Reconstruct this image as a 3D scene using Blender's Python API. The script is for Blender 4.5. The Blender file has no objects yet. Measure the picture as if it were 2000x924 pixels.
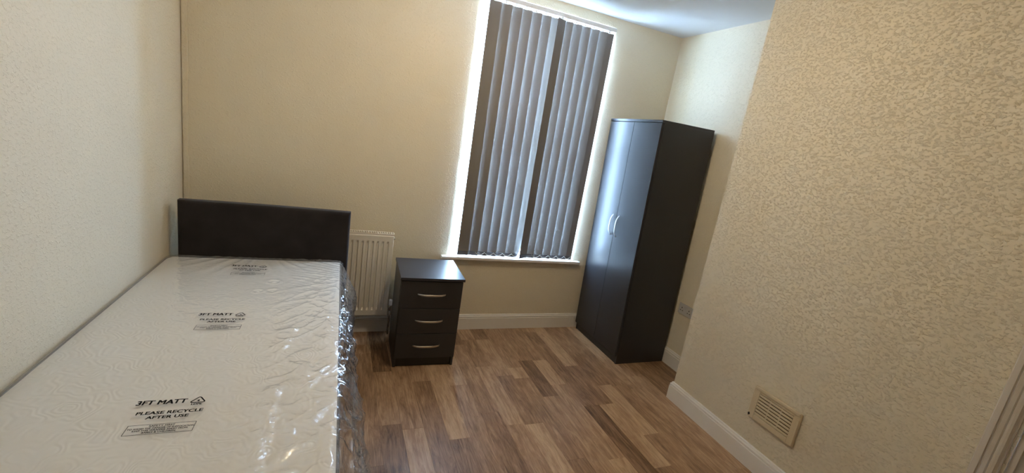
import bpy, bmesh, math, random
import numpy as np
from mathutils import Matrix, Vector

random.seed(7)
scene = bpy.context.scene
COL = scene.collection

# ------------------------------------------------------------------ camera
CAM = Vector((0.8824, -3.1761, 1.5975))
YAW, PITCH, ROLL, FPX = math.radians(22.9859), math.radians(-12.7015), math.radians(9.0646), 838.1
fw = Vector((math.sin(YAW) * math.cos(PITCH), math.cos(YAW) * math.cos(PITCH), math.sin(PITCH)))
rt = Vector((math.cos(YAW), -math.sin(YAW), 0))
up = rt.cross(fw)
r2 = math.cos(ROLL) * rt + math.sin(ROLL) * up
u2 = -math.sin(ROLL) * rt + math.cos(ROLL) * up
cam_data = bpy.data.cameras.new('camera')
cam = bpy.data.objects.new('camera', cam_data)
COL.objects.link(cam)
cam.matrix_world = Matrix(((r2.x, u2.x, -fw.x, CAM.x), (r2.y, u2.y, -fw.y, CAM.y), (r2.z, u2.z, -fw.z, CAM.z), (0, 0, 0, 1)))
cam_data.sensor_width = 36
cam_data.lens = FPX / 2000 * 36
cam_data.clip_start = 0.02
scene.camera = cam

# ------------------------------------------------------------------ world, lights, exposure
SKY_COLOR, SKY_STRENGTH = (0.45, 0.66, 1.0), 84.0
LAMP_COLOR, LAMP_STRENGTH = (1.0, 0.80, 0.53), 510.0
world = bpy.data.worlds.new('overcast_sky')
scene.world = world
world.use_nodes = True
bg = world.node_tree.nodes['Background']
bg.inputs[0].default_value = (*SKY_COLOR, 1)
bg.inputs[1].default_value = SKY_STRENGTH


def portal(center, direction, width, height):
    """sampling guide for the sky light entering through one opening of the blind"""
    pl = bpy.data.lights.new('window_portal', 'AREA')
    pl.shape = 'RECTANGLE'
    pl.size, pl.size_y = width, height
    pl.cycles.is_portal = True
    po = bpy.data.objects.new('window_portal', pl)
    z = -Vector(direction).normalized()
    y = Vector((0, 0, 1)) if abs(z.z) < 0.9 else Vector((0, 1, 0))
    x = y.cross(z).normalized()
    y = z.cross(x)
    po.matrix_world = Matrix(((x.x, y.x, z.x, center[0]), (x.y, y.y, z.y, center[1]), (x.z, y.z, z.z, center[2]), (0, 0, 0, 1)))
    COL.objects.link(po)


for _ in range(5):
    portal((2.28, 0.34, 1.6), (0, -1, 0), 1.08, 1.96)
vs = scene.view_settings
vs.view_transform = 'Standard'
vs.look = 'None'
vs.gamma = 1
vs.exposure = 0.14
vs.use_curve_mapping = False
scene.cycles.use_denoising = True
scene.cycles.denoising_prefilter = 'ACCURATE'
scene.cycles.use_adaptive_sampling = True
scene.cycles.adaptive_threshold = 0.04
scene.cycles.use_light_tree = False
scene.cycles.max_bounces = 6
scene.cycles.diffuse_bounces = 3
scene.cycles.transparent_max_bounces = 10
scene.cycles.caustics_reflective = False
scene.cycles.caustics_refractive = False
scene.cycles.sample_clamp_indirect = 40.0


# ------------------------------------------------------------------ material helpers
def new_mat(name):
    m = bpy.data.materials.new(name)
    m.use_nodes = True
    nt = m.node_tree
    return m, nt, nt.nodes, nt.links, nt.nodes['Principled BSDF']


def simple(name, col, rough=0.5, metal=0.0, spec=0.5, bump=None):
    m, nt, N, L, p = new_mat(name)
    p.inputs['Base Color'].default_value = (*col, 1)
    p.inputs['Roughness'].default_value = rough
    p.inputs['Metallic'].default_value = metal
    p.inputs['Specular IOR Level'].default_value = spec
    tc = N.new('ShaderNodeTexCoord')
    n = N.new('ShaderNodeTexNoise')
    n.inputs['Scale'].default_value = bump[0] if bump else 60
    n.inputs['Detail'].default_value = 4
    L.new(tc.outputs['Object'], n.inputs['Vector'])
    if bump:
        b = N.new('ShaderNodeBump')
        b.inputs['Strength'].default_value = bump[1]
        b.inputs['Distance'].default_value = bump[2]
        L.new(n.outputs['Fac'], b.inputs['Height'])
        L.new(b.outputs[0], p.inputs['Normal'])
    return m


def wall_material(name, col, strength=0.4, scale=75.0, stretch=(1, 1, 1.3)):
    """painted textured lining paper: flat ground with small raised chips"""
    m, nt, N, L, p = new_mat(name)
    p.inputs['Roughness'].default_value = 0.55
    p.inputs['Specular IOR Level'].default_value = 0.35
    tc = N.new('ShaderNodeTexCoord')
    mp = N.new('ShaderNodeMapping')
    mp.inputs['Scale'].default_value = stretch
    L.new(tc.outputs['Object'], mp.inputs['Vector'])
    n1 = N.new('ShaderNodeTexNoise')
    n1.inputs['Scale'].default_value = scale
    n1.inputs['Detail'].default_value = 3
    n1.inputs['Roughness'].default_value = 0.62
    n1.inputs['Distortion'].default_value = 0.5
    L.new(mp.outputs[0], n1.inputs['Vector'])
    r = N.new('ShaderNodeValToRGB')
    r.color_ramp.elements[0].position = 0.52
    r.color_ramp.elements[1].position = 0.68
    L.new(n1.outputs['Fac'], r.inputs['Fac'])
    n2 = N.new('ShaderNodeTexNoise')
    n2.inputs['Scale'].default_value = 4.0
    n2.inputs['Detail'].default_value = 2
    L.new(tc.outputs['Object'], n2.inputs['Vector'])
    mul = N.new('ShaderNodeMath')
    mul.operation = 'MULTIPLY_ADD'
    L.new(n2.outputs['Fac'], mul.inputs[0])
    mul.inputs[1].default_value = 1.6
    L.new(r.outputs['Color'], mul.inputs[2])
    b = N.new('ShaderNodeBump')
    b.inputs['Strength'].default_value = strength
    b.inputs['Distance'].default_value = 0.006
    L.new(mul.outputs[0], b.inputs['Height'])
    L.new(b.outputs[0], p.inputs['Normal'])
    mix = N.new('ShaderNodeMix')
    mix.data_type = 'RGBA'
    mix.inputs[6].default_value = (*[c * 0.96 for c in col], 1)
    mix.inputs[7].default_value = (*[min(1, c * 1.03) for c in col], 1)
    L.new(n2.outputs['Fac'], mix.inputs[0])
    L.new(mix.outputs[2], p.inputs['Base Color'])
    return m


def wood_material():
    m, nt, N, L, p = new_mat('oak_effect_vinyl')
    tc = N.new('ShaderNodeTexCoord')
    oi = N.new('ShaderNodeObjectInfo')
    comb = N.new('ShaderNodeCombineXYZ')
    mr = N.new('ShaderNodeMath'); mr.operation = 'MULTIPLY'; mr.inputs[1].default_value = 37.0
    L.new(oi.outputs['Random'], mr.inputs[0])
    L.new(mr.outputs[0], comb.inputs['X']); L.new(mr.outputs[0], comb.inputs['Z'])
    add = N.new('ShaderNodeVectorMath'); add.operation = 'ADD'
    L.new(tc.outputs['Object'], add.inputs[0]); L.new(comb.outputs[0], add.inputs[1])

    def noise(scale3, scale, detail, dist=0.0, rough=0.6):
        mp = N.new('ShaderNodeMapping'); mp.inputs['Scale'].default_value = scale3
        L.new(add.outputs[0], mp.inputs['Vector'])
        n = N.new('ShaderNodeTexNoise')
        n.inputs['Scale'].default_value = scale
        n.inputs['Detail'].default_value = detail
        n.inputs['Distortion'].default_value = dist
        n.inputs['Roughness'].default_value = rough
        L.new(mp.outputs[0], n.inputs['Vector'])
        return n
    grain = noise((8, 0.8, 1), 5.0, 8, 1.3, 0.70)       # long cloudy streaks
    fine = noise((60, 3.0, 1), 5, 4, 0.2)                 # fine pores
    blot = noise((2.2, 0.9, 1), 4, 3, 1.2)                # broad patches
    at = N.new('ShaderNodeAttribute'); at.attribute_type = 'OBJECT'; at.attribute_name = 'tone'

    def madd(a, k, c):
        q = N.new('ShaderNodeMath'); q.operation = 'MULTIPLY_ADD'
        L.new(a, q.inputs[0]); q.inputs[1].default_value = k
        if isinstance(c, float): q.inputs[2].default_value = c
        else: L.new(c, q.inputs[2])
        return q.outputs[0]
    t = madd(at.outputs['Fac'], 0.70, -0.72)
    t = madd(grain.outputs['Fac'], 1.20, t)
    t = madd(fine.outputs['Fac'], 0.42, t)
    t = madd(blot.outputs['Fac'], 0.42, t)
    cr = N.new('ShaderNodeValToRGB')
    e = cr.color_ramp.elements
    e[0].position = 0.08; e[0].color = (0.050, 0.026, 0.014, 1)
    e[1].position = 0.98; e[1].color = (0.66, 0.465, 0.285, 1)
    for pos, c in ((0.36, (0.205, 0.114, 0.060)), (0.60, (0.38, 0.230, 0.130)), (0.80, (0.545, 0.357, 0.214))):
        q = cr.color_ramp.elements.new(pos); q.color = (*c, 1)
    L.new(t, cr.inputs['Fac'])
    L.new(cr.outputs['Color'], p.inputs['Base Color'])
    ro = madd(grain.outputs['Fac'], 0.20, 0.30)
    L.new(ro, p.inputs['Roughness'])
    p.inputs['Specular IOR Level'].default_value = 0.5
    b = N.new('ShaderNodeBump'); b.inputs['Strength'].default_value = 0.30; b.inputs['Distance'].default_value = 0.0012
    L.new(madd(fine.outputs['Fac'], 1.0, grain.outputs['Fac']), b.inputs['Height'])
    L.new(b.outputs[0], p.inputs['Normal'])
    return m


def thin_fresnel(N, L, ior):
    """fresnel of a thin sheet, the same from either side"""
    g = N.new('ShaderNodeNewGeometry')
    m = N.new('ShaderNodeMix')
    m.data_type = 'FLOAT'
    m.inputs[2].default_value = ior
    m.inputs[3].default_value = 1.0 / ior
    L.new(g.outputs['Backfacing'], m.inputs[0])
    fr = N.new('ShaderNodeFresnel')
    L.new(m.outputs[0], fr.inputs['IOR'])
    return fr


def plastic_material():
    m, nt, N, L, p = new_mat('clear_polythene')
    N.remove(p)
    out = N['Material Output']
    tc = N.new('ShaderNodeTexCoord')
    n = N.new('ShaderNodeTexNoise'); n.inputs['Scale'].default_value = 26; n.inputs['Detail'].default_value = 3
    n.inputs['Distortion'].default_value = 1.4
    L.new(tc.outputs['Object'], n.inputs['Vector'])
    b = N.new('ShaderNodeBump'); b.inputs['Strength'].default_value = 0.35; b.inputs['Distance'].default_value = 0.006
    L.new(n.outputs['Fac'], b.inputs['Height'])
    fr = thin_fresnel(N, L, 1.5)
    L.new(b.outputs[0], fr.inputs['Normal'])
    mu = N.new('ShaderNodeMath'); mu.operation = 'MULTIPLY'; mu.inputs[1].default_value = 1.4; mu.use_clamp = True
    L.new(fr.outputs[0], mu.inputs[0])
    tr = N.new('ShaderNodeBsdfTransparent'); tr.inputs[0].default_value = (1, 1, 1, 1)
    df = N.new('ShaderNodeBsdfDiffuse'); df.inputs[0].default_value = (0.88, 0.89, 0.91, 1)
    L.new(b.outputs[0], df.inputs['Normal'])
    m1 = N.new('ShaderNodeMixShader'); m1.inputs[0].default_value = 0.13
    L.new(tr.outputs[0], m1.inputs[1]); L.new(df.outputs[0], m1.inputs[2])
    gl = N.new('ShaderNodeBsdfGlossy'); gl.inputs['Roughness'].default_value = 0.13
    L.new(b.outputs[0], gl.inputs['Normal'])
    m2 = N.new('ShaderNodeMixShader')
    L.new(mu.outputs[0], m2.inputs[0]); L.new(m1.outputs[0], m2.inputs[1]); L.new(gl.outputs[0], m2.inputs[2])
    L.new(m2.outputs[0], out.inputs['Surface'])
    return m


def glass_material():
    m, nt, N, L, p = new_mat('window_glass')
    N.remove(p)
    out = N['Material Output']
    fr = thin_fresnel(N, L, 1.45)
    tr = N.new('ShaderNodeBsdfTransparent'); tr.inputs[0].default_value = (0.96, 0.98, 0.97, 1)
    gl = N.new('ShaderNodeBsdfGlossy'); gl.inputs['Roughness'].default_value = 0.0
    mx = N.new('ShaderNodeMixShader')
    L.new(fr.outputs[0], mx.inputs[0]); L.new(tr.outputs[0], mx.inputs[1]); L.new(gl.outputs[0], mx.inputs[2])
    L.new(mx.outputs[0], out.inputs['Surface'])
    return m


def plush_material():
    m, nt, N, L, p = new_mat('charcoal_plush')
    p.inputs['Roughness'].default_value = 0.9
    p.inputs['Specular IOR Level'].default_value = 0.15
    p.inputs['Sheen Weight'].default_value = 0.35
    p.inputs['Sheen Roughness'].default_value = 0.45
    p.inputs['Sheen Tint'].default_value = (0.75, 0.78, 0.9, 1)
    tc = N.new('ShaderNodeTexCoord')
    n = N.new('ShaderNodeTexNoise'); n.inputs['Scale'].default_value = 7; n.inputs['Detail'].default_value = 5
    L.new(tc.outputs['Object'], n.inputs['Vector'])
    cr = N.new('ShaderNodeValToRGB')
    cr.color_ramp.elements[0].position = 0.3; cr.color_ramp.elements[0].color = (0.020, 0.017, 0.017, 1)
    cr.color_ramp.elements[1].position = 0.75; cr.color_ramp.elements[1].color = (0.032, 0.028, 0.028, 1)
    L.new(n.outputs['Fac'], cr.inputs['Fac']); L.new(cr.outputs['Color'], p.inputs['Base Color'])
    n2 = N.new('ShaderNodeTexNoise'); n2.inputs['Scale'].default_value = 500
    L.new(tc.outputs['Object'], n2.inputs['Vector'])
    b = N.new('ShaderNodeBump'); b.inputs['Strength'].default_value = 0.3; b.inputs['Distance'].default_value = 0.001
    L.new(n2.outputs['Fac'], b.inputs['Height']); L.new(b.outputs[0], p.inputs['Normal'])
    return m


def ticking_material():
    """cream damask mattress panel with a swirling quilted relief"""
    m, nt, N, L, p = new_mat('cream_damask')
    p.inputs['Base Color'].default_value = (0.95, 0.92, 0.85, 1)
    p.inputs['Roughness'].default_value = 0.8
    tc = N.new('ShaderNodeTexCoord')
    n = N.new('ShaderNodeTexNoise'); n.inputs['Scale'].default_value = 11; n.inputs['Detail'].default_value = 1
    L.new(tc.outputs['Object'], n.inputs['Vector'])
    w = N.new('ShaderNodeMath'); w.operation = 'MULTIPLY'; w.inputs[1].default_value = 70
    L.new(n.outputs['Fac'], w.inputs[0])
    s = N.new('ShaderNodeMath'); s.operation = 'SINE'; L.new(w.outputs[0], s.inputs[0])
    b = N.new('ShaderNodeBump'); b.inputs['Strength'].default_value = 0.2; b.inputs['Distance'].default_value = 0.002
    L.new(s.outputs[0], b.inputs['Height']); L.new(b.outputs[0], p.inputs['Normal'])
    return m


def blind_material():
    m, nt, N, L, p = new_mat('grey_blind_fabric')
    p.inputs['Base Color'].default_value = (0.20, 0.185, 0.17, 1)
    p.inputs['Roughness'].default_value = 0.62
    p.inputs['Specular IOR Level'].default_value = 0.45
    tc = N.new('ShaderNodeTexCoord')
    n = N.new('ShaderNodeTexNoise'); n.inputs['Scale'].default_value = 260; n.inputs['Detail'].default_value = 2
    L.new(tc.outputs['Object'], n.inputs['Vector'])
    b = N.new('ShaderNodeBump'); b.inputs['Strength'].default_value = 0.1; b.inputs['Distance'].default_value = 0.0006
    L.new(n.outputs['Fac'], b.inputs['Height']); L.new(b.outputs[0], p.inputs['Normal'])
    return m


def emission_material(name, col, strength):
    m, nt, N, L, p = new_mat(name)
    p.inputs['Base Color'].default_value = (1, 1, 1, 1)
    p.inputs['Emission Color'].default_value = (*col, 1)
    p.inputs['Emission Strength'].default_value = strength
    return m


CREAM = (0.83, 0.75, 0.585)
M = dict(
    wall=wall_material('cream_painted_paper', CREAM),
    wall_rough=wall_material('cream_painted_woodchip', CREAM, 0.68, 92.0, (1, 0.75, 1.3)),
    ceiling=wall_material('white_ceiling_paint', (0.80, 0.81, 0.82), 0.15),
    gloss=simple('white_gloss_paint', (0.88, 0.85, 0.80), 0.30, bump=(30, 0.08, 0.002)),
    white=simple('white_plastic', (0.82, 0.82, 0.80), 0.35),
    radiator=simple('white_radiator_enamel', (0.86, 0.81, 0.71), 0.32),
    graphite=simple('graphite_melamine', (0.030, 0.030, 0.034), 0.36, spec=0.55, bump=(240, 0.05, 0.0006)),
    graphite_edge=simple('graphite_edging', (0.022, 0.022, 0.024), 0.34),
    black=simple('black_gap', (0.006, 0.006, 0.006), 0.7),
    nickel=simple('satin_nickel', (0.62, 0.58, 0.52), 0.28, 1.0),
    silver=simple('pale_satin_metal', (0.80, 0.82, 0.86), 0.30, 0.9),
    chrome=simple('chrome', (0.75, 0.75, 0.74), 0.15, 1.0),
    wood=wood_material(), plastic=plastic_material(), glass=glass_material(), plush=plush_material(),
    ticking=ticking_material(), blind=blind_material(),
    lining=simple('pale_bounce_backing', (0.82, 0.82, 0.82), 0.8),  # unseen back layer, added pale to throw daylight onto neighbouring slats
    border=simple('grey_mattress_border', (0.11, 0.115, 0.13), 0.8, bump=(120, 0.3, 0.002)),
    tape=simple('grey_edge_tape', (0.10, 0.10, 0.11), 0.7),
    vent_shade=simple('shaded_vent_recess', (0.20, 0.14, 0.08), 0.8),  # shade between the louvres, painted in as brown
    ink=simple('black_print', (0.006, 0.006, 0.006), 0.9, spec=0.1),
    vent=wall_material('cream_painted_plaster', (0.72, 0.61, 0.42), 0.25, 90),
    door=simple('cream_painted_door', (0.66, 0.60, 0.52), 0.38, bump=(18, 0.1, 0.002)),
    socket=simple('socket_plastic', (0.60, 0.58, 0.56), 0.35),
    clear=simple('bottom_weight_plastic', (0.10, 0.10, 0.105), 0.4),
    subfloor=simple('dark_subfloor', (0.02, 0.014, 0.01), 0.8),
    bulb=emission_material('warm_bulb_glow', LAMP_COLOR, LAMP_STRENGTH),
)


# ------------------------------------------------------------------ mesh helpers
class MB:
    def __init__(self):
        self.v, self.f, self.sm = [], [], []

    def add(self, verts, faces, smooth=False):
        o = len(self.v)
        self.v.extend([tuple(p) for p in verts])
        self.f.extend([tuple(i + o for i in q) for q in faces])
        self.sm.extend([smooth] * len(faces))
        return self

    def box(self, x0, x1, y0, y1, z0, z1, bevel=0.0, seg=2):
        bm = bmesh.new()
        bmesh.ops.create_cube(bm, size=1.0)
        for v in bm.verts:
            v.co = Vector(((x0 + x1) / 2 + v.co.x * (x1 - x0), (y0 + y1) / 2 + v.co.y * (y1 - y0), (z0 + z1) / 2 + v.co.z * (z1 - z0)))
        if bevel:
            bmesh.ops.bevel(bm, geom=list(bm.edges), offset=bevel, segments=seg, profile=0.5, affect='EDGES')
        bm.verts.index_update()
        self.add([v.co[:] for v in bm.verts], [[v.index for v in f.verts] for f in bm.faces])
        bm.free()
        return self

    def grid(self, P, smooth=True, closed_u=False):
        """P[i][j] -> point"""
        nu, nv = len(P), len(P[0])
        verts = [p for row in P for p in row]
        faces = []
        for i in range(nu if closed_u else nu - 1):
            for j in range(nv - 1):
                a = i * nv + j
                b = ((i + 1) % nu) * nv + j
                faces.append((a, b, b + 1, a + 1))
        return self.add(verts, faces, smooth)

    def tube(self, path, r, n=10, cap=True, smooth=True):
        path = [Vector(p) for p in path]
        rows = []
        ref = Vector((0, 0, 1))
        for i, p in enumerate(path):
            t = (path[min(i + 1, len(path) - 1)] - path[max(i - 1, 0)]).normalized()
            a = t.cross(ref)
            if a.length < 1e-3: a = t.cross(Vector((1, 0, 0)))
            a.normalize(); b = a.cross(t)
            rr = r[i] if isinstance(r, (list, tuple)) else r
            rows.append([p + rr * (math.cos(2 * math.pi * k / n) * a + math.sin(2 * math.pi * k / n) * b) for k in range(n)])
        o = len(self.v)
        verts = [q for row in rows for q in row]
        faces = []
        for i in range(len(rows) - 1):
            for k in range(n):
                faces.append((i * n + k, i * n + (k + 1) % n, (i + 1) * n + (k + 1) % n, (i + 1) * n + k))
        self.add(verts, faces, smooth)
        if cap:
            self.f.append(tuple(o + k for k in range(n))[::-1]); self.sm.append(False)
            self.f.append(tuple(o + (len(rows) - 1) * n + k for k in range(n))); self.sm.append(False)
        return self

    def lathe(self, prof, c, n=20):
        """prof: (r, z) revolved about the vertical through c"""
        rows = [[(c[0] + r * math.cos(2 * math.pi * k / n), c[1] + r * math.sin(2 * math.pi * k / n), c[2] + z) for r, z in prof] for k in range(n)]
        return self.grid(rows, True, True)

    def sweep(self, prof, path, closed_prof=True):
        """prof: (offset to the left of travel, z); path: 2D points, mitred"""
        path = [Vector(p) for p in path]
        rows = []
        for i, p in enumerate(path):
            d0 = (path[i] - path[i - 1]).normalized() if i else None
            d1 = (path[i + 1] - path[i]).normalized() if i < len(path) - 1 else None
            d0 = d0 or d1; d1 = d1 or d0
            n0, n1 = Vector((-d0.y, d0.x)), Vector((-d1.y, d1.x))
            nn = (n0 + n1); nn = nn / (nn.dot(n0))
            rows.append([(p.x + nn.x * o, p.y + nn.y * o, z) for o, z in prof])
        n = len(prof)
        verts = [q for r in rows for q in r]
        faces = [(i * n + k, i * n + (k + 1) % n, (i + 1) * n + (k + 1) % n, (i + 1) * n + k) for i in range(len(rows) - 1) for k in range(n)]
        faces.append(tuple(range(n))[::-1]); faces.append(tuple((len(rows) - 1) * n + k for k in range(n)))
        return self.add(verts, faces)

    def xf(self, fn):
        self.v = [tuple(fn(*p)) for p in self.v]
        return self

    def build(self, name, mat, parent=None, loc=None):
        me = bpy.data.meshes.new(name)
        me.from_pydata(self.v, [], self.f)
        me.polygons.foreach_set('use_smooth', self.sm)
        bm = bmesh.new(); bm.from_mesh(me)
        bmesh.ops.recalc_face_normals(bm, faces=bm.faces)
        bm.to_mesh(me); bm.free()
        me.materials.append(M[mat] if isinstance(mat, str) else mat)
        me.update()
        o = bpy.data.objects.new(name, me)
        COL.objects.link(o)
        if loc: o.location = loc
        if parent: o.parent = parent
        return o


def tag(o, label, cat=None, group=None, kind=None):
    o['label'] = label
    if cat: o['category'] = cat
    if group: o['group'] = group
    if kind: o['kind'] = kind
    return o


def empty(name, loc, rz=0.0):
    o = bpy.data.objects.new(name, None)
    o.empty_display_size = 0.1
    COL.objects.link(o)
    o.location = loc
    o.rotation_euler = (0, 0, rz)
    return o


# numpy value noise for cloth and plastic creases
_rng = np.random.RandomState(3)
_TAB = _rng.rand(256, 256)


def vnoise(x, y):
    xi, yi = np.floor(x).astype(int), np.floor(y).astype(int)
    fx, fy = x - xi, y - yi
    fx, fy = fx * fx * (3 - 2 * fx), fy * fy * (3 - 2 * fy)
    g = lambda a, b: _TAB[a % 256, b % 256]
    return (g(xi, yi) * (1 - fx) + g(xi + 1, yi) * fx) * (1 - fy) + (g(xi, yi + 1) * (1 - fx) + g(xi + 1, yi + 1) * fx) * fy


def ridge(x, y):
    return 1 - np.abs(2 * vnoise(x, y) - 1)


def sstep(a, b, x):
    t = np.clip((x - a) / (b - a), 0, 1)
    return t * t * (3 - 2 * t)


# ------------------------------------------------------------------ room dimensions
H, XR, XC, YC, YF = 2.6325, 3.4849, 3.138, -1.1429, -3.75
WX0, WX1, WZ0, WZ1 = 1.7600, 2.802, 0.630, 2.562       # window opening

# floor: sub-floor with one object per plank
flo = MB().box(-0.02, XR + 0.02, YF, 0.02, -0.06, -0.006).build('floor', 'subfloor')
tag(flo, 'brown oak-effect plank flooring across the room', 'floor', kind='structure')
PW, PX = 0.1156, 1.164
TONES = {   # column: [(end y, tone)], read from the wall towards the camera
    -1: [(-.22, .38), (-.352, .52), (-1.405, .40), (-2.2, .22)],
    0: [(-.589, .12), (-1.12, .52), (-1.9, .20)],
    1: [(-.2, .4), (-1.17, .50), (-2.0, .66)],
    2: [(-.729, .50), (-1.75, .34)],
    3: [(-.25, .5), (-1.29, .72), (-2.1, .30)],
    4: [(-.80, .62), (-1.9, .46)],
    5: [(-.27, .26), (-1.10, .46), (-1.95, .30)],
    6: [(-.20, .56), (-.598, .40), (-1.23, .64), (-2.0, .52)],
    7: [(-.20, .28), (-.73, .62), (-1.24, .36), (-2.1, .76)],
    8: [(-.636, .50), (-.773, .80), (-1.55, .42), (-2.2, .34)],
    9: [(-.55, .42), (-1.0, .14), (-2.0, .50)],
    10: [(-.556, .42), (-.88, .72), (-1.588, .56), (-2.2, .74)],
    11: [(-.10, .52), (-1.135, .30), (-1.95, .16)],
    12: [(-.66, .74), (-1.135, .34), (-1.695, .68), (-2.2, .22)],
    13: [(-.48, .48), (-.93, .34), (-1.45, .72), (-2.2, .40)],
    14: [(-.95, .40), (-1.9, .44)],
    15: [(-.60, .70), (-1.0, .52), (-1.9, .50)],
    16: [(-.85, .46), (-1.8, .56)],
    17: [(-.75, .34), (-1.6, .36)],
    18: [(-1.2, .28)], 19: [(-1.2, .2)],
}
k0, k1 = -11, 20
for k in range(k0, k1):
    x0, x1 = max(PX + PW * k, 0.0), min(PX + PW * (k + 1), XR)
    if x1 - x0 < 0.01: continue
    segs = list(TONES.get(k, []))
    y = segs[-1][0] if segs else 0.0
    while y > YF:
        y -= random.choice((0.45, 0.7, 0.9, 1.1)) + random.uniform(-.08, .08)
        segs.append((y, random.uniform(.15, .75)))
    ya = 0.0
    for yb, tone in segs:
        yb = max(yb, YF)
        if ya - yb < 0.02: break
        g = 0.0003
        w, l = x1 - x0 - 2 * g, ya - yb - 2 * g
        pk = MB().box(-w / 2, w / 2, -l / 2, l / 2, -0.006, 0.0, 0.0003, 1).build('plank', 'wood', flo, ((x0 + x1) / 2, (ya + yb) / 2, 0))
        pk['tone'] = float(tone)
        ya = yb

# walls -------------------------------------------------------------
wb = MB()
RL, RR = 0.060, 0.040           # rounded plaster corners of the window reveal
xl, xr = WX0 - RL, WX1 + RR
for (a, b, c, d_) in ((0, xl, 0, H), (xr, XR, 0, H), (xl, xr, 0, WZ0), (xl, xr, WZ1, H)):
    wb.add([(a, 0, c), (b, 0, c), (b, 0, d_), (a, 0, d_)], [(0, 1, 2, 3)])
D = 0.33


# left jamb: from (xl,0) curving to (WX0, RL) ; right jamb mirrored
pts = [(xl + RL * math.sin(t), RL - RL * math.cos(t)) for t in [math.pi / 2 * i / 8 for i in range(9)]] + [(WX0, D)]
wb.grid([[(x, y, WZ0), (x, y, WZ1)] for x, y in pts])
pts = [(xr - RR * math.sin(t), RR - RR * math.cos(t)) for t in [math.pi / 2 * i / 10 for i in range(11)]] + [(WX1, D)]
wb.grid([[(x, y, WZ0), (x, y, WZ1)] for x, y in pts])
wb.add([(xl, 0, WZ1), (xr, 0, WZ1), (xr, D, WZ1), (xl, D, WZ1)], [(0, 1, 2, 3)])
wb.add([(xl, 0, WZ0), (xr, 0, WZ0), (xr, D, WZ0), (xl, D, WZ0)], [(0, 1, 2, 3)])
for (a, b, c, d_) in ((-.1, WX0, -.06, H + .06), (WX1, XR + .1, -.06, H + .06), (WX0, WX1, -.06, WZ0), (WX0, WX1, WZ1, H + .06)):
    wb.add([(a, D, c), (b, D, c), (b, D, d_), (a, D, d_)], [(0, 1, 2, 3)])
for (x0_, x1_) in ((-.1, 0), (XR, XR + .1)):
    wb.add([(x0_, 0, 0), (x1_, 0, 0), (x1_, 0, H), (x0_, 0, H)], [(0, 1, 2, 3)])
o = wb.build('wall_back', 'wall')
tag(o, 'cream papered end wall with the window in it', 'wall', kind='structure')
o = MB().box(-0.1, 0.0, YF, 0.0, 0.0, H).build('wall_left', 'wall')
tag(o, 'cream papered wall running along the bed', 'wall', kind='structure')
o = MB().box(XR, XR + 0.1, YC - 0.02, 0.0, 0.0, H).build('wall_right', 'wall')
tag(o, 'cream alcove wall behind the wardrobe', 'wall', kind='structure')
DY0, DY1, DZ = -3.42, -2.64, 2.0          # door opening in the projecting wall
wc = MB()
wc.box(XC, XR + 0.1, DY1, YC, 0.0, H)
wc.box(XC, XR + 0.1, YF, DY0, 0.0, H)
wc.box(XC, XR + 0.1, DY0, DY1, DZ, H)
o = wc.build('wall_chimney', 'wall_rough')
tag(o, 'cream woodchip wall jutting out in front of the alcove, with an air vent', 'wall', kind='structure')
o = MB().box(-0.1, XR + 0.1, YF - 0.1, YF, 0.0, H).build('wall_front', 'wall')
tag(o, 'cream wall closing the room opposite the window', 'wall', kind='structure')
o = MB().box(-0.1, XR + 0.1, YF - 0.1, 0.0, H, H + 0.06).build('ceiling', 'ceiling')
tag(o, 'plain white painted ceiling', 'ceiling', kind='structure')

# skirting ----------------------------------------------------------
HS = 0.1302
SK = [(0, 0), (.018, 0), (.018, .098), (.0165, .100), (.0135, .1015), (.0135, .104), (.0165, .106), (.0165, .113),
      (.015, .116), (.011, .118), (.0095, .121), (.009, .127), (.006, HS), (0, HS)]
o = MB().sweep(SK, [(XR, 0), (0, 0)]).build('baseboard_back', 'gloss')
tag(o, 'moulded white skirting board below the window', 'skirting board', kind='structure')
o = MB().sweep(SK, [(XR, YC), (XR, 0)]).build('baseboard_right', 'gloss')
tag(o, 'short moulded white skirting board beside the wardrobe in the alcove', 'skirting board', kind='structure')
o = MB().sweep(SK, [(XC, DY1 + 0.08), (XC, YC), (XR, YC)]).build('baseboard_chimney', 'gloss')
tag(o, 'moulded white skirting board along the jutting wall under the vent', 'skirting board', kind='structure')

# boxed conduit in the corner above the headboard
t = MB().box(0.006, 0.033, -0.014, 0.0, 0.0, H, 0.002).box(0.0, 0.007, -0.006, 0.0, 0.0, H)
o = t.build('trim_1', 'wall')
tag(o, 'slim cream cable trunking running up the corner above the headboard', 'trunking', kind='structure')

# door and architrave at the right edge -------------------------------
AR = [(0, 0), (0, .012), (.004, .016), (.020, .017), (.022, .012), (.025, .012), (.028, .019), (.040, .017), (.044, .013), (.047, .020), (.053, .021), (.060, .020), (.066, .010), (.070, .008), (.070, 0)]
ar = MB()
ya_ = -2.561
P1 = [(XC - h, ya_ - s, 0.0) for s, h in AR]; P2 = [(XC - h, ya_ - s, DZ + .07 - s) for s, h in AR]
P3 = [(XC - h, DY0 - .07 + s, DZ + .07 - s) for s, h in AR]; P4 = [(XC - h, DY0 - .07 + s, 0.0) for s, h in AR]
ar.grid([P1, P2, P3, P4], False)
o = ar.build('trim_2', 'door')
tag(o, 'moulded cream door architrave at the end of the jutting wall', 'architrave', kind='structure')
dr = empty('door_1', (XC + 0.02, (DY0 + DY1) / 2, 0))
tag(dr, 'plain cream painted door at the right edge', 'door', kind='structure')
MB().box(0.0, 0.04, -0.388, 0.388, 0.005, DZ - 0.003, 0.002).build('door_leaf', 'door', dr)
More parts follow.
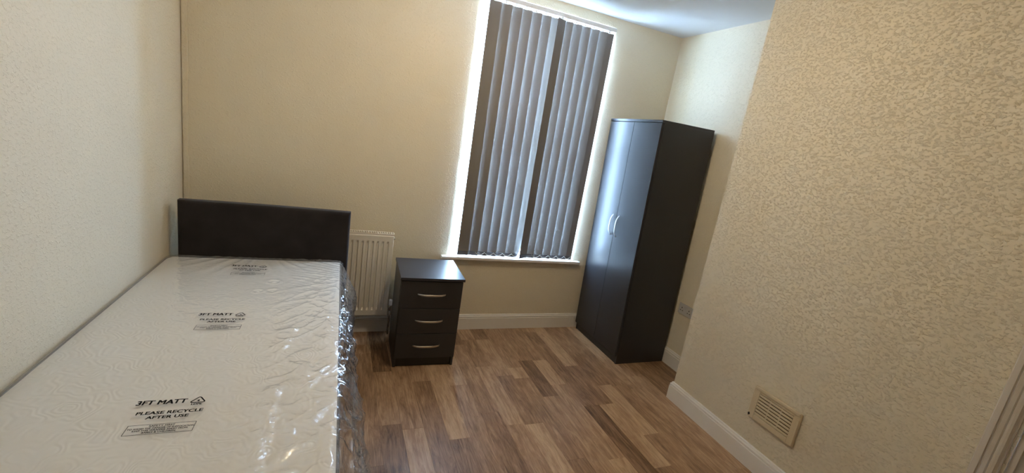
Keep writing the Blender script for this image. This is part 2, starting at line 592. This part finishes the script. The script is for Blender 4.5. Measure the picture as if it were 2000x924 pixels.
MB().box(-0.012, 0.0, 0.372, 0.3895, 0.0, DZ).build('door_stop', 'door', dr)
hb = MB().tube([(0, -.33, 1.0), (-.05, -.33, 1.0), (-.05, -.22, 1.0)], .009).box(-.006, 0, -.355, -.305, .92, 1.08, .002)
hb.build('door_handle', 'chrome', dr)

# window ----------------------------------------------------------------
wn = empty('window_1', ((WX0 + WX1) / 2, 0.21, WZ0))
tag(wn, 'white framed window behind the grey vertical blind', 'window', kind='structure')
hw, hh = (WX1 - WX0) / 2, WZ1 - WZ0
fr = MB()
FJ = 0.022
fr.box(-hw, -hw + FJ, -.04, .03, 0, hh).box(hw - FJ, hw, -.04, .03, 0, hh).box(-hw + FJ, hw - FJ, -.04, .03, hh - .05, hh).box(-hw + FJ, hw - FJ, -.04, .03, 0, .05)
fr.box(-hw + FJ, hw - FJ, -.02, .03, hh * .5 - .025, hh * .5 + .025)
fr.build('window_frame', 'white', wn)
MB().box(-hw + FJ, hw - FJ, .008, .012, .05, hh * .5 - .025).build('pane', 'glass', wn)
MB().box(-hw + FJ, hw - FJ, .008, .012, hh * .5 + .025, hh - .05).build('pane', 'glass', wn)
sl = MB().box(1.654 - 2.3, 2.894 - 2.3, -.05, 0.0, -.004, .018, .004).box(WX0 - 2.3, WX1 - 2.3, -.01, .175, -.004, .0175)
so = sl.build('window_sill', 'gloss', None, (2.3, 0, 0.621))
so.parent = wn
so.matrix_parent_inverse = Matrix.Translation(-wn.location)
so['label'] = 'white painted window sill'

# vertical blind --------------------------------------------------------
SW, BY = 0.089, -0.022
SZ0, SZ1 = 0.650, 2.507
bl = empty('vertical_blind', (2.3, BY, SZ0))
tag(bl, 'dark grey vertical fabric blind hanging at the window', 'blind')
MB().box(1.745 - 2.3, 2.815 - 2.3, -.022, .022, 2.519 - SZ0, 2.549 - SZ0, .003).build('headrail', 'white', bl)
ANG = {0: 1, 7: -24, 13: 2}
xs_c, edges = [], []
for i in range(14):
    a = math.radians(ANG.get(i, 12) + random.uniform(-.8, .8))
    cy = {0: -0.004, 7: -0.024}.get(i, 0.0)
    SW = 0.089 if i in (0, 7, 13) else 0.096
    right = 1.866 + .0778 * i if i < 7 else (2.808 if i == 13 else 2.438 + .0773 * (i - 8))
    cx = (2.335 if i == 7 else right - SW / 2 * math.cos(a)) - 2.3
    dx, dy = math.cos(a), -math.sin(a)
    xs_c.append((cx, cy))
    edges.append([(cx + 2.3 + q * SW / 2 * dx, cy + BY + q * SW / 2 * dy) for q in (-1, 1)])
    th = 0.0006
    nx, ny = -dy, dx
    rows = []
    nz, nw = 28, 6
    for iz in range(nz + 1):
        z = (SZ1 - SZ0) * iz / nz
        row = []
        for iw in range(nw + 1):
            s = (iw / nw - .5) * SW
            bow = 0.0025 * math.cos(math.pi * s / SW)
            swing = -.050 * max(0., (.26 - z) / .26) ** 2 if i == 6 else 0.
            row.append((s * dx + nx * bow + swing, s * dy + ny * bow, z))
        rows.append(row)
    mb = MB().grid(rows)
    nf = len(mb.f)
    mb.grid([[(x + nx * th, y + ny * th, z) for x, y, z in r] for r in rows])      # pale backing added on the window side to bounce daylight between slats
    s_ = mb.build('slat', 'blind', bl, (cx, cy, 0))
    s_.data.materials.append(M['lining'])
    for pi in range(nf, len(s_.data.polygons)): s_.data.polygons[pi].material_index = 1
    wt = MB().box(-SW / 2 + .002, SW / 2 - .002, -.0018, .0018, .003, .034, .0008, 1)
    sw_ = -.048 if i == 6 else 0.
    wt.xf(lambda x, y, z: (x * dx + y * nx + sw_, x * dy + y * ny, z))
    w_ = wt.build('bottom_weight', 'clear', s_)
    cr = MB().box(-.006, .006, -.003, .003, SZ1 - SZ0 - .004, SZ1 - SZ0 + .014, .001, 1).box(-.016, .016, -.004, .004, SZ1 - SZ0 + .002, SZ1 - SZ0 + .008, .001, 1)
    cr.build('carrier', 'white', s_)
portal((1.748, -0.010, 1.6), (-.6, -1, 0), 0.078, 1.93)                 # open strip at the left edge
portal((2.3, -0.022, 0.6445), (0, -1, 0), 1.08, 0.013)                # under the slats
portal((2.822, -0.008, 1.6), (1, -.6, 0), 0.045, 1.93)                # past the right-hand slat
for i in range(13):                                                   # between neighbouring slats
    if i == 6:
        portal((edges[6][1][0] * .5 + edges[7][0][0] * .5, BY - .01, 1.58), (-1, -1, 0), 0.035, 1.86)
        continue
    (ax, ay), (bx2, by2) = edges[i][1], edges[i + 1][0]
    dvx, dvy = bx2 - ax, by2 - ay
    lng = math.hypot(dvx, dvy)
    nrm = (dvy / lng, -dvx / lng, 0)
    if nrm[1] > 0.3: nrm = (-nrm[0], -nrm[1], 0)
    portal(((ax + bx2) / 2, (ay + by2) / 2, 1.58), nrm, lng + .004, 1.86)
for b0, b1 in ((1, 6), (8, 13)):
    pts = []
    for i in range(b0, b1):
        for q in range(9):
            u = q / 8
            x = xs_c[i][0] * (1 - u) + xs_c[i + 1][0] * u
            pts.append((x + .018, -.031, .036 - .021 * math.sin(math.pi * u)))
    MB().tube(pts, .0017, 6).build('bead_chain', 'white', bl)

# radiator --------------------------------------------------------------
RX0, RX1, RZ0, RZ1, RY = 0.66, 1.278, 0.170, 0.792, -0.100
ra = empty('panel_radiator', ((RX0 + RX1) / 2, -0.06, RZ0))
tag(ra, 'white ribbed panel radiator on the wall beside the headboard', 'radiator')
ox, oy, oz = ra.location
per = 0.0346
xs = []
x = RX0
nrib = int((RX1 - RX0 - 0.03) / per)
st = RX1 - 0.018 - nrib * per
cols = [(RX0, 0), (st, 0)]
for i in range(nrib):
    b = st + per * i
    cols += [(b + .003, 0), (b + .0075, 1), (b + .016, 1), (b + .0205, 0)]
cols += [(RX1 - .003, 0), (RX1, 0)]
zr = [(RZ0, 0, .004), (RZ0 + .006, 0, 0), (.215, 0, 0), (.232, 1, 0), (.728, 1, 0), (.746, 0, 0), (RZ1 - .008, 0, 0), (RZ1, 0, .006)]
P = [[(cx - ox, RY + .013 * cv * zv + ze + (0.004 if j in (0, len(cols) - 1) else 0) - oy, z - oz) for j, (cx, cv) in enumerate(cols)] for z, zv, ze in zr]
MB().grid(P, False).build('front_panel', 'radiator', ra)
MB().box(RX0 - ox, RX1 - ox, -.034 - oy, -.028 - oy, 0, RZ1 - oz, .002).build('back_panel', 'radiator', ra)
for xx in (RX0, RX1 - .003):
    MB().box(xx - ox, xx + .003 - ox, RY + .004 - oy, -.028 - oy, .004, RZ1 - oz + .006, .001, 1).build('side_panel', 'radiator', ra)
gr = MB()
gz = RZ1 - oz + .004
gr.box(RX0 - ox, RX1 - ox, RY + .003 - oy, RY + .012 - oy, gz - .008, gz + .006, .001, 1)
gr.box(RX0 - ox, RX1 - ox, -.042 - oy, -.030 - oy, gz - .008, gz + .006, .001, 1)
n = int((RX1 - RX0) / .0155)
for i in range(n + 1):
    xx = RX0 + (RX1 - RX0) * i / n - ox
    gr.box(xx - .0028, xx + .0028, RY + .010 - oy, -.040 - oy, gz - .001, gz + .005)
gr.build('top_grille', 'radiator', ra)
MB().box(RX0 + .004 - ox, RX1 - .004 - ox, RY + .02 - oy, -.045 - oy, .01, gz - .03).build('convector_core', 'black', ra)
vl = MB()
vx = RX1 + .022 - ox
vl.tube([(RX1 - ox, -.064 - oy, .045), (RX1 + .012 - ox, -.064 - oy, .045), (vx, -.064 - oy, .045)], .009)
vl.tube([(vx, -.064 - oy, .030), (vx, -.064 - oy, .07)], .011)
vl.tube([(vx, -.064 - oy, .045), (vx, -.064 - oy, -.168)], .0075)
vl.build('valve_body', 'chrome', ra)
MB().lathe([(0, 0), (.013, 0), (.016, .006), (.016, .040), (.012, .046), (0, .047)], (vx, -.064 - oy, .068), 16).build('valve_cap', 'white', ra)
bv = MB().tube([(RX1 - ox, -.064 - oy, RZ1 - oz - .030), (RX1 + .008 - ox, -.064 - oy, RZ1 - oz - .030)], .010, 8).tube([(RX1 + .007 - ox, -.064 - oy, RZ1 - oz - .030), (RX1 + .014 - ox, -.064 - oy, RZ1 - oz - .030)], .005, 6)
bv.build('bleed_valve', 'chrome', ra)


# furniture handles ------------------------------------------------------
def bow_handle(length, out, w, t, n=18):
    """along x, bowing out along -y from y=0"""
    rows = []
    for i in range(n + 1):
        u = i / n * 2 - 1
        x = u * length / 2
        y = -out * (1 - abs(u) ** 3.2) - .001
        ww = w * (0.85 + 0.15 * (1 - u * u))
        tt = t * (1.25 - 0.25 * (1 - u * u))
        ring = []
        for k in range(12):
            q = 2 * math.pi * k / 12
            c, s = math.cos(q), math.sin(q)
            ring.append((x, y + tt / 2 * math.copysign(abs(c) ** .6, c), ww / 2 * math.copysign(abs(s) ** .6, s)))
        rows.append(ring)
    mb = MB()
    verts = [p for r in rows for p in r]
    faces = [(i * 12 + k, i * 12 + (k + 1) % 12, (i + 1) * 12 + (k + 1) % 12, (i + 1) * 12 + k) for i in range(n) for k in range(12)]
    faces += [tuple(range(12)), tuple(n * 12 + k for k in range(12))]
    return mb.add(verts, faces, True)


# bedside drawers ----------------------------------------------------------
dx0, dy0 = 1.2819, -0.5753
DW, DD, DH = 0.4185, 0.42, 0.6483
ch = empty('bedside_drawers', (dx0, dy0, 0), -0.0326)
tag(ch, 'graphite grey three-drawer bedside chest standing in front of the radiator', 'bedside chest')
MB().box(0, DW, 0, DD, DH - .018, DH, .0012).build('top', 'graphite', ch)
for xx in (.006, DW - .006 - .016):
    MB().box(xx, xx + .016, .034, DD - .006, 0, DH - .018, .0006, 1).build('side_panel', 'graphite', ch)
MB().box(.022, DW - .022, DD - .012, DD - .006, .03, DH - .018).build('back_panel', 'graphite_edge', ch)
MB().box(.022, DW - .022, .046, .060, 0, .066, .0006, 1).build('plinth', 'graphite_edge', ch)
MB().box(.022, DW - .022, .036, DD - .014, .066, DH - .020).build('carcass', 'black', ch)
zz = [.0735, .2545, .4345, .6245]
for i in range(3):
    df = MB().box(.008, DW - .008, .014, .031, zz[i], zz[i + 1] - .004, .0015).build('drawer_front', 'graphite', ch)
    zc = (zz[i] + zz[i + 1]) / 2 + .004
    h_ = bow_handle(.184, .024, .0125, .006)
    h_.xf(lambda x, y, z: (x + DW / 2, y + .0135, z + zc))
    ho = h_.build('handle', 'nickel', df)
    ho['label'] = 'satin metal bow handle'

# wardrobe ------------------------------------------------------------------
wx0, wy0 = 2.9743, -0.6764
WD, WWY, WH = 0.490, 0.634, 1.8854
WA, WB_, WC_ = 0.0099, -0.0155, 0.0136


def lean(x, y, z):
    # the carcass stands a little out of true
    x, y = x + WB_ * z, y + WC_ * z
    return (x * math.cos(WA) - y * math.sin(WA), x * math.sin(WA) + y * math.cos(WA), z)


wr = empty('wardrobe', (wx0, wy0, 0))
tag(wr, 'tall graphite grey two-door wardrobe standing in the alcove', 'wardrobe')
MB().box(0, WD, 0, WWY, WH - .018, WH, .001).xf(lean).build('top', 'graphite', wr)
for a in (0.0, WWY - .016):
    sp = MB().box(.020, WD, a, a + .016, 0, WH - .018, .0006, 1).xf(lean).build('side_panel', 'graphite', wr)
    if a == 0.0:
        for (px, pz) in ((.10, 1.62), (.22, 1.70), (.36, 1.62), (.05, .98)):
            sc_ = MB().tube([(px, -.0012, pz), (px, .002, pz)], .0045, 10).xf(lean)
            sc_.build('screw_cap', 'graphite_edge', sp)
MB().box(WD - .006, WD - .002, .016, WWY - .016, .02, WH - .018).xf(lean).build('back_panel', 'graphite_edge', wr)
MB().box(.024, .036, .016, WWY - .016, 0, .072, .0006, 1).xf(lean).build('plinth', 'graphite_edge', wr)
MB().box(.0205, WD - .008, .0165, WWY - .0165, .072, WH - .0185).xf(lean).build('carcass', 'black', wr)
ym = WWY / 2
for k, (a, b) in enumerate(((.004, ym - .0012), (ym + .0012, WWY - .003))):
    dd = MB().box(.001, .017, a, b, .068, WH - .0225, .0012).xf(lean).build('door', 'graphite', wr)
    hc = ym + (-.038 if k == 0 else .038)
    hm = bow_handle(.175, .026, .0105, .007)
    hm.xf(lambda x, y, z: (y + .001, z + hc, x + 1.053)).xf(lean)
    hh_ = hm.build('handle', 'silver', dd)
    hh_['label'] = 'slim silver bow handle'

# divan bed ----------------------------------------------------------------
BY0, BY1 = -2.205, -0.305
bed = empty('divan_bed', (0.48, (BY0 + BY1) / 2, 0))
tag(bed, 'single divan bed with charcoal plush base and headboard against the wall', 'bed')
bx_, by_ = bed.location.x, bed.location.y
MB().box(.030 - bx_, .945 - bx_, BY0 + .02 - by_, BY1 - by_, .05, .415, .012, 3).build('base', 'plush', bed)
for fx in (.10, .85):
    for fy in (BY0 + .15, BY1 - .15):
        MB().lathe([(0, 0), (.022, 0), (.024, .008), (.016, .03), (.016, .055), (0, .055)], (fx - bx_, fy - by_, 0), 14).build('castor_foot', 'black', bed)
# headboard: padded slab with softly rounded edges and a slight belly
hx0, hx1, hz0, hz1, hyb, hyf = 0.050, 0.970, 0.05, 0.977, -0.238, -0.300
P = []
nu, nv = 40, 26
hbm = MB()


def hb_pt(u, v, front):
    x = hx0 + (hx1 - hx0) * u
    z = hz0 + (hz1 - hz0) * v
    e = min(u * (hx1 - hx0), (1 - u) * (hx1 - hx0), (1 - v) * (hz1 - hz0), v * (hz1 - hz0))
    r = 0.022
    q = 0.0 if e >= r else r - math.sqrt(max(r * r - (r - e) ** 2, 0))
    wob = 0.0016 * float(vnoise(np.array(x * 9.0), np.array(z * 9.0)))
    y = hyf + q - wob if front else hyb
    z += 0.003 * math.sin(u * 3.1) if v > .9 else 0
    return (x - bx_, y - by_, z)


us = sorted(set([0, .002, .006, .012, .02] + [i / nu for i in range(1, nu)] + [1 - .02, 1 - .012, 1 - .006, 1 - .002, 1]))
vs_ = sorted(set([0, .01, .02] + [i / nv for i in range(1, nv)] + [1 - .018, 1 - .011, 1 - .006, 1 - .002, 1]))
F = [[hb_pt(u, v, True) for v in vs_] for u in us]
B = [[hb_pt(u, v, False) for v in vs_] for u in us]
hbm.grid(F); hbm.grid(B)
hbm.grid([[F[i][-1], B[i][-1]] for i in range(len(us))], False); hbm.grid([[F[i][0], B[i][0]] for i in range(len(us))], False)
hbm.grid([[F[0][j], B[0][j]] for j in range(len(vs_))], False); hbm.grid([[F[-1][j], B[-1][j]] for j in range(len(vs_))], False)
ho = hbm.build('headboard', 'plush', bed)
ho['label'] = 'charcoal plush headboard'

# mattress ------------------------------------------------------------------
MT = 0.6617
mat_ = empty('mattress', (0.48, (BY0 + BY1) / 2, 0.415))
tag(mat_, 'cream single mattress still sealed in printed clear plastic on the divan', 'mattress')
mx_, my_, mz_ = mat_.location
mx0, mx1 = 0.008, 0.930
my0, my1 = BY0, BY1 - .004
MB().box(mx0 - mx_, mx1 - mx_, my0 - my_, my1 - my_, .012, .224, .010, 2).build('border', 'border', mat_)
tp = MB()
nx_, ny_ = 30, 60
P = []
for i in range(nx_ + 1):
    row = []
    for j in range(ny_ + 1):
        u, v = i / nx_, j / ny_
        x = mx0 + .004 + (mx1 - mx0 - .008) * u
        y = my0 + .004 + (my1 - my0 - .008) * v
        e = min(x - mx0, mx1 - x, y - my0, my1 - y)
        z = MT - .004 - .022 * (1 - min(1, e / .018)) ** 2
        row.append((x - mx_, y - my_, z - mz_))
    P.append(row)
tp.grid(P)
tp.build('top_panel', 'ticking', mat_)
for z in (.226, .014):
    q = [(mx0 + .004, my0 + .02), (mx0 + .004, my1 - .02), (mx0 + .02, my1 - .003), (mx1 - .02, my1 - .003), (mx1 - .003, my1 - .02), (mx1 - .003, my0 + .02), (mx1 - .02, my0 + .003), (mx0 + .02, my0 + .003), (mx0 + .004, my0 + .02)]
    MB().tube([(a - mx_, b - my_, z) for a, b in q], .006, 8, False).build('edge_tape', 'tape', mat_)

# plastic wrap: profile across the bed, swept along it with creases
prof = [(.003, .540), (.003, .580), (.003, .620), (.004, .648), (.008, .660), (.018, .6645), (.032, .6655)]
prof += [(.032 + (.905 - .032) * i / 20, .6655) for i in range(1, 21)]
prof += [(.920, .6630), (.930, .656), (.937, .645), (.944, .615), (.951, .580), (.958, .545), (.965, .50), (.968, .46), (.966, .42), (.963, .38), (.961, .33), (.959, .29)]
pr = np.array(prof)
sl_ = np.concatenate([[0], np.cumsum(np.hypot(*np.diff(pr, axis=0).T))])
NU, NV = 300, 430
S = np.linspace(0, sl_[-1], NU)
PXs, PZs = np.interp(S, sl_, pr[:, 0]), np.interp(S, sl_, pr[:, 1])
TX, TZ = np.gradient(PXs, S), np.gradient(PZs, S)
ln = np.hypot(TX, TZ); TX, TZ = TX / ln, TZ / ln
NXn, NZn = -TZ, TX
S_EDGE = np.interp(.93, PXs[:int(NU * .8)], S[:int(NU * .8)])


def dents(x, y):
    d = 0
    for cx, cy, r in ((.600, -.735, .040), (.607, -.86, .032), (.545, -.865, .026)):
        q = np.hypot(x - cx, (y - cy)) / r
        d = d + .0035 * np.cos(q * 5.0 + 3 * vnoise(x * 30, y * 30)) * np.exp(-q * q * 1.3)
    return d


def wrap_disp(s, x, y):
    w = vnoise(s * 9 + 7, y * 7) * 1.3
    # long drapes and sharp crackle
    right = sstep(.55, .88, x) * (0.35 + 0.65 * sstep(-.55, -1.0, y))
    side = sstep(S_EDGE - .01, S_EDGE + .03, s)
    crack = ridge(s * 22 + w * 3, y * 15 + w * 2) ** 3 * .6 + ridge(s * 55 + w, y * 38 - w) ** 2 * .25 + ridge(s * 15 - y * 14, y * 6 + s * 8 + w) ** 4 * .7
    d = .0006 * ridge(s * 18, y * 9 + w * 2) + right * .0105 * crack + side * .008 * crack
    for x0, w_, a_, ph in ((.800, .030, .0135, 0.), (.862, .024, .0110, 5.), (.900, .016, .0070, 11.), (.735, .026, .0100, 17.)):
        xc = x0 + .030 * (vnoise(y * 4 + ph, y * 0 + ph) - .5)
        q = (x - xc) / w_
        tri_ = np.where(q > 0, np.clip(1 - q, 0, 1), np.clip(1 + q * .45, 0, 1))
        patch = sstep(.38, .55, vnoise(y * 6 + ph * 3, y * 0 + ph + 40))
        d = d + a_ * tri_ * patch * sstep(-1.05, -1.35, y) * (1 - side) * (.88 + .24 * vnoise(s * 60, y * 45))
    # pleats radiating from the middle of the head end
    th = np.arctan2(x - .48, -(y + .21) + .05)
    rr = np.hypot(x - .48, y + .21)
    pl_ = np.sin(th * 34 + 3 * vnoise(th * 6, rr * 5)) * .5 + .5
    d = d + .0030 * pl_ ** 2 * sstep(.62, .25, rr) * sstep(.12, .30, np.abs(th) + .18) * (1 - side)
    # crease waves towards the right at the head end
    d = d + .0022 * (np.sin(y * 150 + 60 * (x - .9) + 8 * vnoise(x * 10, y * 9)) * .5 + .5) ** 2 * sstep(.60, .80, x) * sstep(-.95, -.6, y) * (1 - side)
    return d + dents(x, y)


YS = np.linspace(my0 - .004, my1 + .003, NV)
Sg, Yg = np.meshgrid(S, YS, indexing='ij')
Xg, Zg = np.broadcast_to(PXs[:, None], Sg.shape).copy(), np.broadcast_to(PZs[:, None], Sg.shape).copy()
Dg = wrap_disp(Sg, Xg, Yg)
# the loose side skirt of the bag bellies out and in along the bed
sd = sstep(S_EDGE + .02, S_EDGE + .20, Sg)
belly = .010 + .026 * vnoise(Yg * 3.1 + 2, Sg * 1.5) + .030 * np.exp(-((Yg + .50) / .16) ** 2) + .03 * np.exp(-((Yg + 1.75) / .28) ** 2)
fold = .012 * (np.sin(Yg * 16 + Sg * 20 + 5 * vnoise(Yg * 4, Sg * 6)) * .5 + .5)
Dg = Dg + sd * (belly + fold)
# left edge sags open beside the wall
lf = sstep(.20, .10, Sg)
Dg = Dg - lf * .010 * vnoise(Yg * 5, Sg * 4)
Xo, Zo = Xg + NXn[:, None] * Dg, Zg + NZn[:, None] * Dg
Xo = np.maximum(Xo, .002)
fall = np.maximum(sstep(my1 - .03, my1 + .003, Yg), sstep(my0 + .03, my0 - .004, Yg))
Zo = Zo - .03 * fall ** 2 * (Zg > .60)
pts = np.stack([Xo - mx_, Yg - my_, Zo - mz_], -1).reshape(-1, 3)
ii, jj = np.meshgrid(np.arange(NU - 1), np.arange(NV - 1), indexing='ij')
a = (ii * NV + jj).ravel()
fc = np.stack([a, a + NV, a + NV + 1, a + 1], -1)
me = bpy.data.meshes.new('plastic_wrap')
me.from_pydata(pts.tolist(), [], fc.tolist())
me.polygons.foreach_set('use_smooth', [True] * len(fc))
me.materials.append(M['plastic'])
me.update()
wrap = bpy.data.objects.new('plastic_wrap', me)
COL.objects.link(wrap)
wrap.parent = mat_
wrap['label'] = 'creased clear plastic mattress bag'


def wrap_z(x, y):
    s = np.interp(x, PXs[:int(NU * .8)], S[:int(NU * .8)])
    return .6655 + wrap_disp(s, x, y)


# printing on the bag
def text_mesh(body, x, y, w, h, bold=.012):
    cu = bpy.data.curves.new('lettering', 'FONT')
    cu.body = body
    cu.resolution_u = 3
    ob = bpy.data.objects.new('lettering', cu)
    COL.objects.link(ob)
    dg = bpy.context.evaluated_depsgraph_get()
    me_ = bpy.data.meshes.new_from_object(ob.evaluated_get(dg))
    co = np.array([v.co[:] for v in me_.vertices])
    fs = [tuple(p.vertices) for p in me_.polygons]
    bpy.data.objects.remove(ob); bpy.data.curves.remove(cu); bpy.data.meshes.remove(me_)
    x0, x1, y0, y1 = co[:, 0].min(), co[:, 0].max(), co[:, 1].min(), co[:, 1].max()
    V = [(x + (p[0] - x0) / (x1 - x0) * w, y + (p[1] - y0) / (y1 - y0) * h) for p in co]
    n = len(V)
    W, G = [], []
    for k, (sx_, sy_) in enumerate(((-.5, -.3), (.5, -.3), (-.5, .3), (.5, .3), (0, 0))):
        W += [(a + sx_ * bold * h * 9, b + sy_ * bold * h * 9) for a, b in V]
        G += [tuple(i + k * n for i in f) for f in fs]
    return W, G


def stroke(pts, w, closed=False):
    V, Fs = [], []
    n = len(pts)
    for i in range(n):
        p = Vector(pts[i]); a = Vector(pts[i - 1]) if (i or closed) else p; b = Vector(pts[(i + 1) % n]) if (i < n - 1 or closed) else p
        d0 = (p - a).normalized() if (p - a).length else (b - p).normalized()
        d1 = (b - p).normalized() if (b - p).length else d0
        nn = Vector((-(d0 + d1).y, (d0 + d1).x)); nn.normalize()
        k = 1 / max(.4, nn.dot(Vector((-d0.y, d0.x))))
        V += [tuple(p + nn * w / 2 * k), tuple(p - nn * w / 2 * k)]
    for i in range(n if closed else n - 1):
        j = (i + 1) % n
        Fs.append((2 * i, 2 * j, 2 * j + 1, 2 * i + 1))
    return V, Fs


def subdivide_line(a, b, n=14):
    return [(a[0] + (b[0] - a[0]) * i / n, a[1] + (b[1] - a[1]) * i / n) for i in range(n + 1)]


def notice(ox, oy, rot, label):
    items = []
    items.append(text_mesh('3FT MATT', .0, .0, .123, .0205, .011))
    items.append(text_mesh('PLEASE RECYCLE', .017, -.0475, .161, .0135, .011))
    items.append(text_mesh('AFTER USE', .047, -.069, .101, .0125, .011))
    items.append(text_mesh('SAFETY FIRST', .068, -.1040, .060, .0062, .008))
    items.append(stroke([(.068, -.1056), (.128, -.1056)], .0007))
    items.append(text_mesh('TO AVOID THE DANGER OF SUFFOCATION', .022, -.1140, .153, .0060, .008))
    items.append(text_mesh('KEEP THIS WRAPPER AWAY FROM', .036, -.1225, .126, .0060, .008))
    items.append(text_mesh('BABIES & CHILDREN.', .060, -.1310, .078, .0060, .008))
    bx = [(.019, -.0945), (.177, -.0945), (.177, -.1355), (.019, -.1355)]
    for i in range(4):
        items.append(stroke(subdivide_line(bx[i], bx[(i + 1) % 4]), .0014))
    # rounded triangle of three chasing arrows with a 4 inside
    c = (.1535, .0085)
    tri = []
    for i in range(3):
        t = math.radians(90 + 120 * i)
        vx_, vy_ = c[0] + .0150 * math.cos(t), c[1] + .0125 * math.sin(t)
        for q in (-50, -25, 0, 25, 50):
            t2 = t + math.radians(q)
            tri.append((vx_ + .0045 * math.cos(t2), vy_ + .0040 * math.sin(t2)))
    items.append(stroke(tri, .0036, True))
    items.append(text_mesh('4', c[0] - .003, c[1] - .0045, .006, .008, .02))
    items.append(text_mesh('LDPE', .140, -.0135, .027, .0072, .015))
    cr_, sr_ = math.cos(rot), math.sin(rot)
    for nm, part_, lab in (('printed_size', items[:1], 'bold black 3FT MATT lettering'), ('printed_notice', items[1:3], label), ('recycling_mark', items[-3:], 'black triangular recycling mark'), ('printed_warning', items[3:-3], label.replace('recycling notice', 'boxed safety warning'))):
        mb = MB()
        for V, Fs in part_:
            v = np.array(V)
            X, Y = ox + v[:, 0] * cr_ - v[:, 1] * sr_, oy + v[:, 0] * sr_ + v[:, 1] * cr_
            Z = wrap_z(X, Y) + .0009
            mb.add(np.stack([X - mx_, Y - my_, Z - mz_], -1).tolist(), Fs)
        o_ = mb.build(nm, 'ink', wrap)
        o_['label'] = lab


notice(.3695, -1.7755, -.022, 'black recycling notice printed on the bag nearest the camera')
notice(.3665, -1.1490, -.012, 'black recycling notice printed on the middle of the bag')
notice(.3590, -.5040, .010, 'black recycling notice printed on the bag near the headboard')

# air vent on the jutting wall ------------------------------------------------
vy0, vy1, vz0, vz1 = -1.980, -1.709, 0.280, 0.469
ve = empty('air_vent', (XC, (vy0 + vy1) / 2, (vz0 + vz1) / 2))
tag(ve, 'cream plaster louvred air vent low on the jutting wall', 'air vent')
cw, chh = (vy1 - vy0) / 2, (vz1 - vz0) / 2
iy, iz = cw - .036, chh - .030
vf = MB()
for (a, b, c, d_) in ((-cw, -iy, -chh, chh), (iy, cw, -chh, chh), (-iy, iy, -chh, -iz), (-iy, iy, iz, chh)):
    vf.box(-.014, 0, a, b, c, d_, .0015, 1)
vf.box(-.022, -.012, -cw + .004, cw - .008, chh - .012, chh + .004, .003, 2)
vf.box(-.018, -.012, -cw + .002, -cw + .014, -chh + .004, chh - .030, .002, 1)
vf.build('vent_frame', 'vent', ve)
MB().box(-.004, -.0005, -iy, iy, -iz, iz).build('vent_opening', 'vent_shade', ve)
for i in range(7):
    z = iz - (i + .5) * 2 * iz / 7
    lv = MB().box(-.0135, -.0075, -iy, iy, z - .0064, z + .0064, .0028, 2)
    lv.build('louvre', 'vent', ve)
for yy in (-iy / 3, iy / 3):
    MB().box(-.0120, -.002, yy - .0022, yy + .0022, -iz, iz).build('mullion', 'vent', ve)
MB().add([(-.0146, cw - .001, -chh + .018), (-.0146, cw - .010, -chh + .026), (-.0146, cw - .016, -chh + .014), (-.0146, cw - .006, -chh + .004), (-.0136, cw - .001, -chh + .018), (-.0136, cw - .010, -chh + .026), (-.0136, cw - .016, -chh + .014), (-.0136, cw - .006, -chh + .004)],
         [(0, 1, 2, 3), (4, 5, 6, 7), (0, 1, 5, 4), (1, 2, 6, 5), (2, 3, 7, 6), (3, 0, 4, 7)]).build('chipped_corner', 'black', ve)

# double socket in the alcove ---------------------------------------------------
sk = empty('wall_socket', (XR, -.766, .497))
tag(sk, 'grey-white double electrical socket low on the alcove wall', 'socket')
MB().box(-.010, 0, -.073, .073, -.043, .043, .003, 2).build('face_plate', 'socket', sk)
for c in (-.038, .038):
    for (a, b, w, h) in ((0, .010, .003, .0055), (.011, -.012, .005, .0025), (-.011, -.012, .005, .0025)):
        MB().box(-.0106, -.0096, c + a - w, c + a + w, b - h, b + h).build('pin_hole', 'black', sk)
    MB().box(-.0130, -.009, c * .22 - .006, c * .22 + .006, .006, .028, .0015, 1).build('rocker_switch', 'socket', sk)

# ceiling pendant lamp (above the frame, the room's warm light) -------------------
LX, LY = 1.66, -1.36
pd = empty('pendant_lamp', (LX, LY, H))
tag(pd, 'bare warm bulb on a white flex hanging from the middle of the ceiling', 'lamp')
MB().lathe([(0, 0), (.042, 0), (.040, -.012), (.018, -.030), (0, -.031)], (0, 0, 0), 20).build('ceiling_rose', 'white', pd)
MB().tube([(0, 0, -.03), (0, 0, -.14)], .003, 8).build('flex', 'white', pd)
MB().lathe([(0, 0), (.012, 0), (.016, -.015), (.017, -.05), (0, -.05)], (0, 0, -.135), 16).build('bulb_holder', 'white', pd)
MB().lathe([(0, -.002), (.014, -.002), (.016, -.02), (.028, -.045), (.030, -.062), (.024, -.082), (.012, -.092), (0, -.094)], (0, 0, -.185), 20).build('bulb', 'bulb', pd)
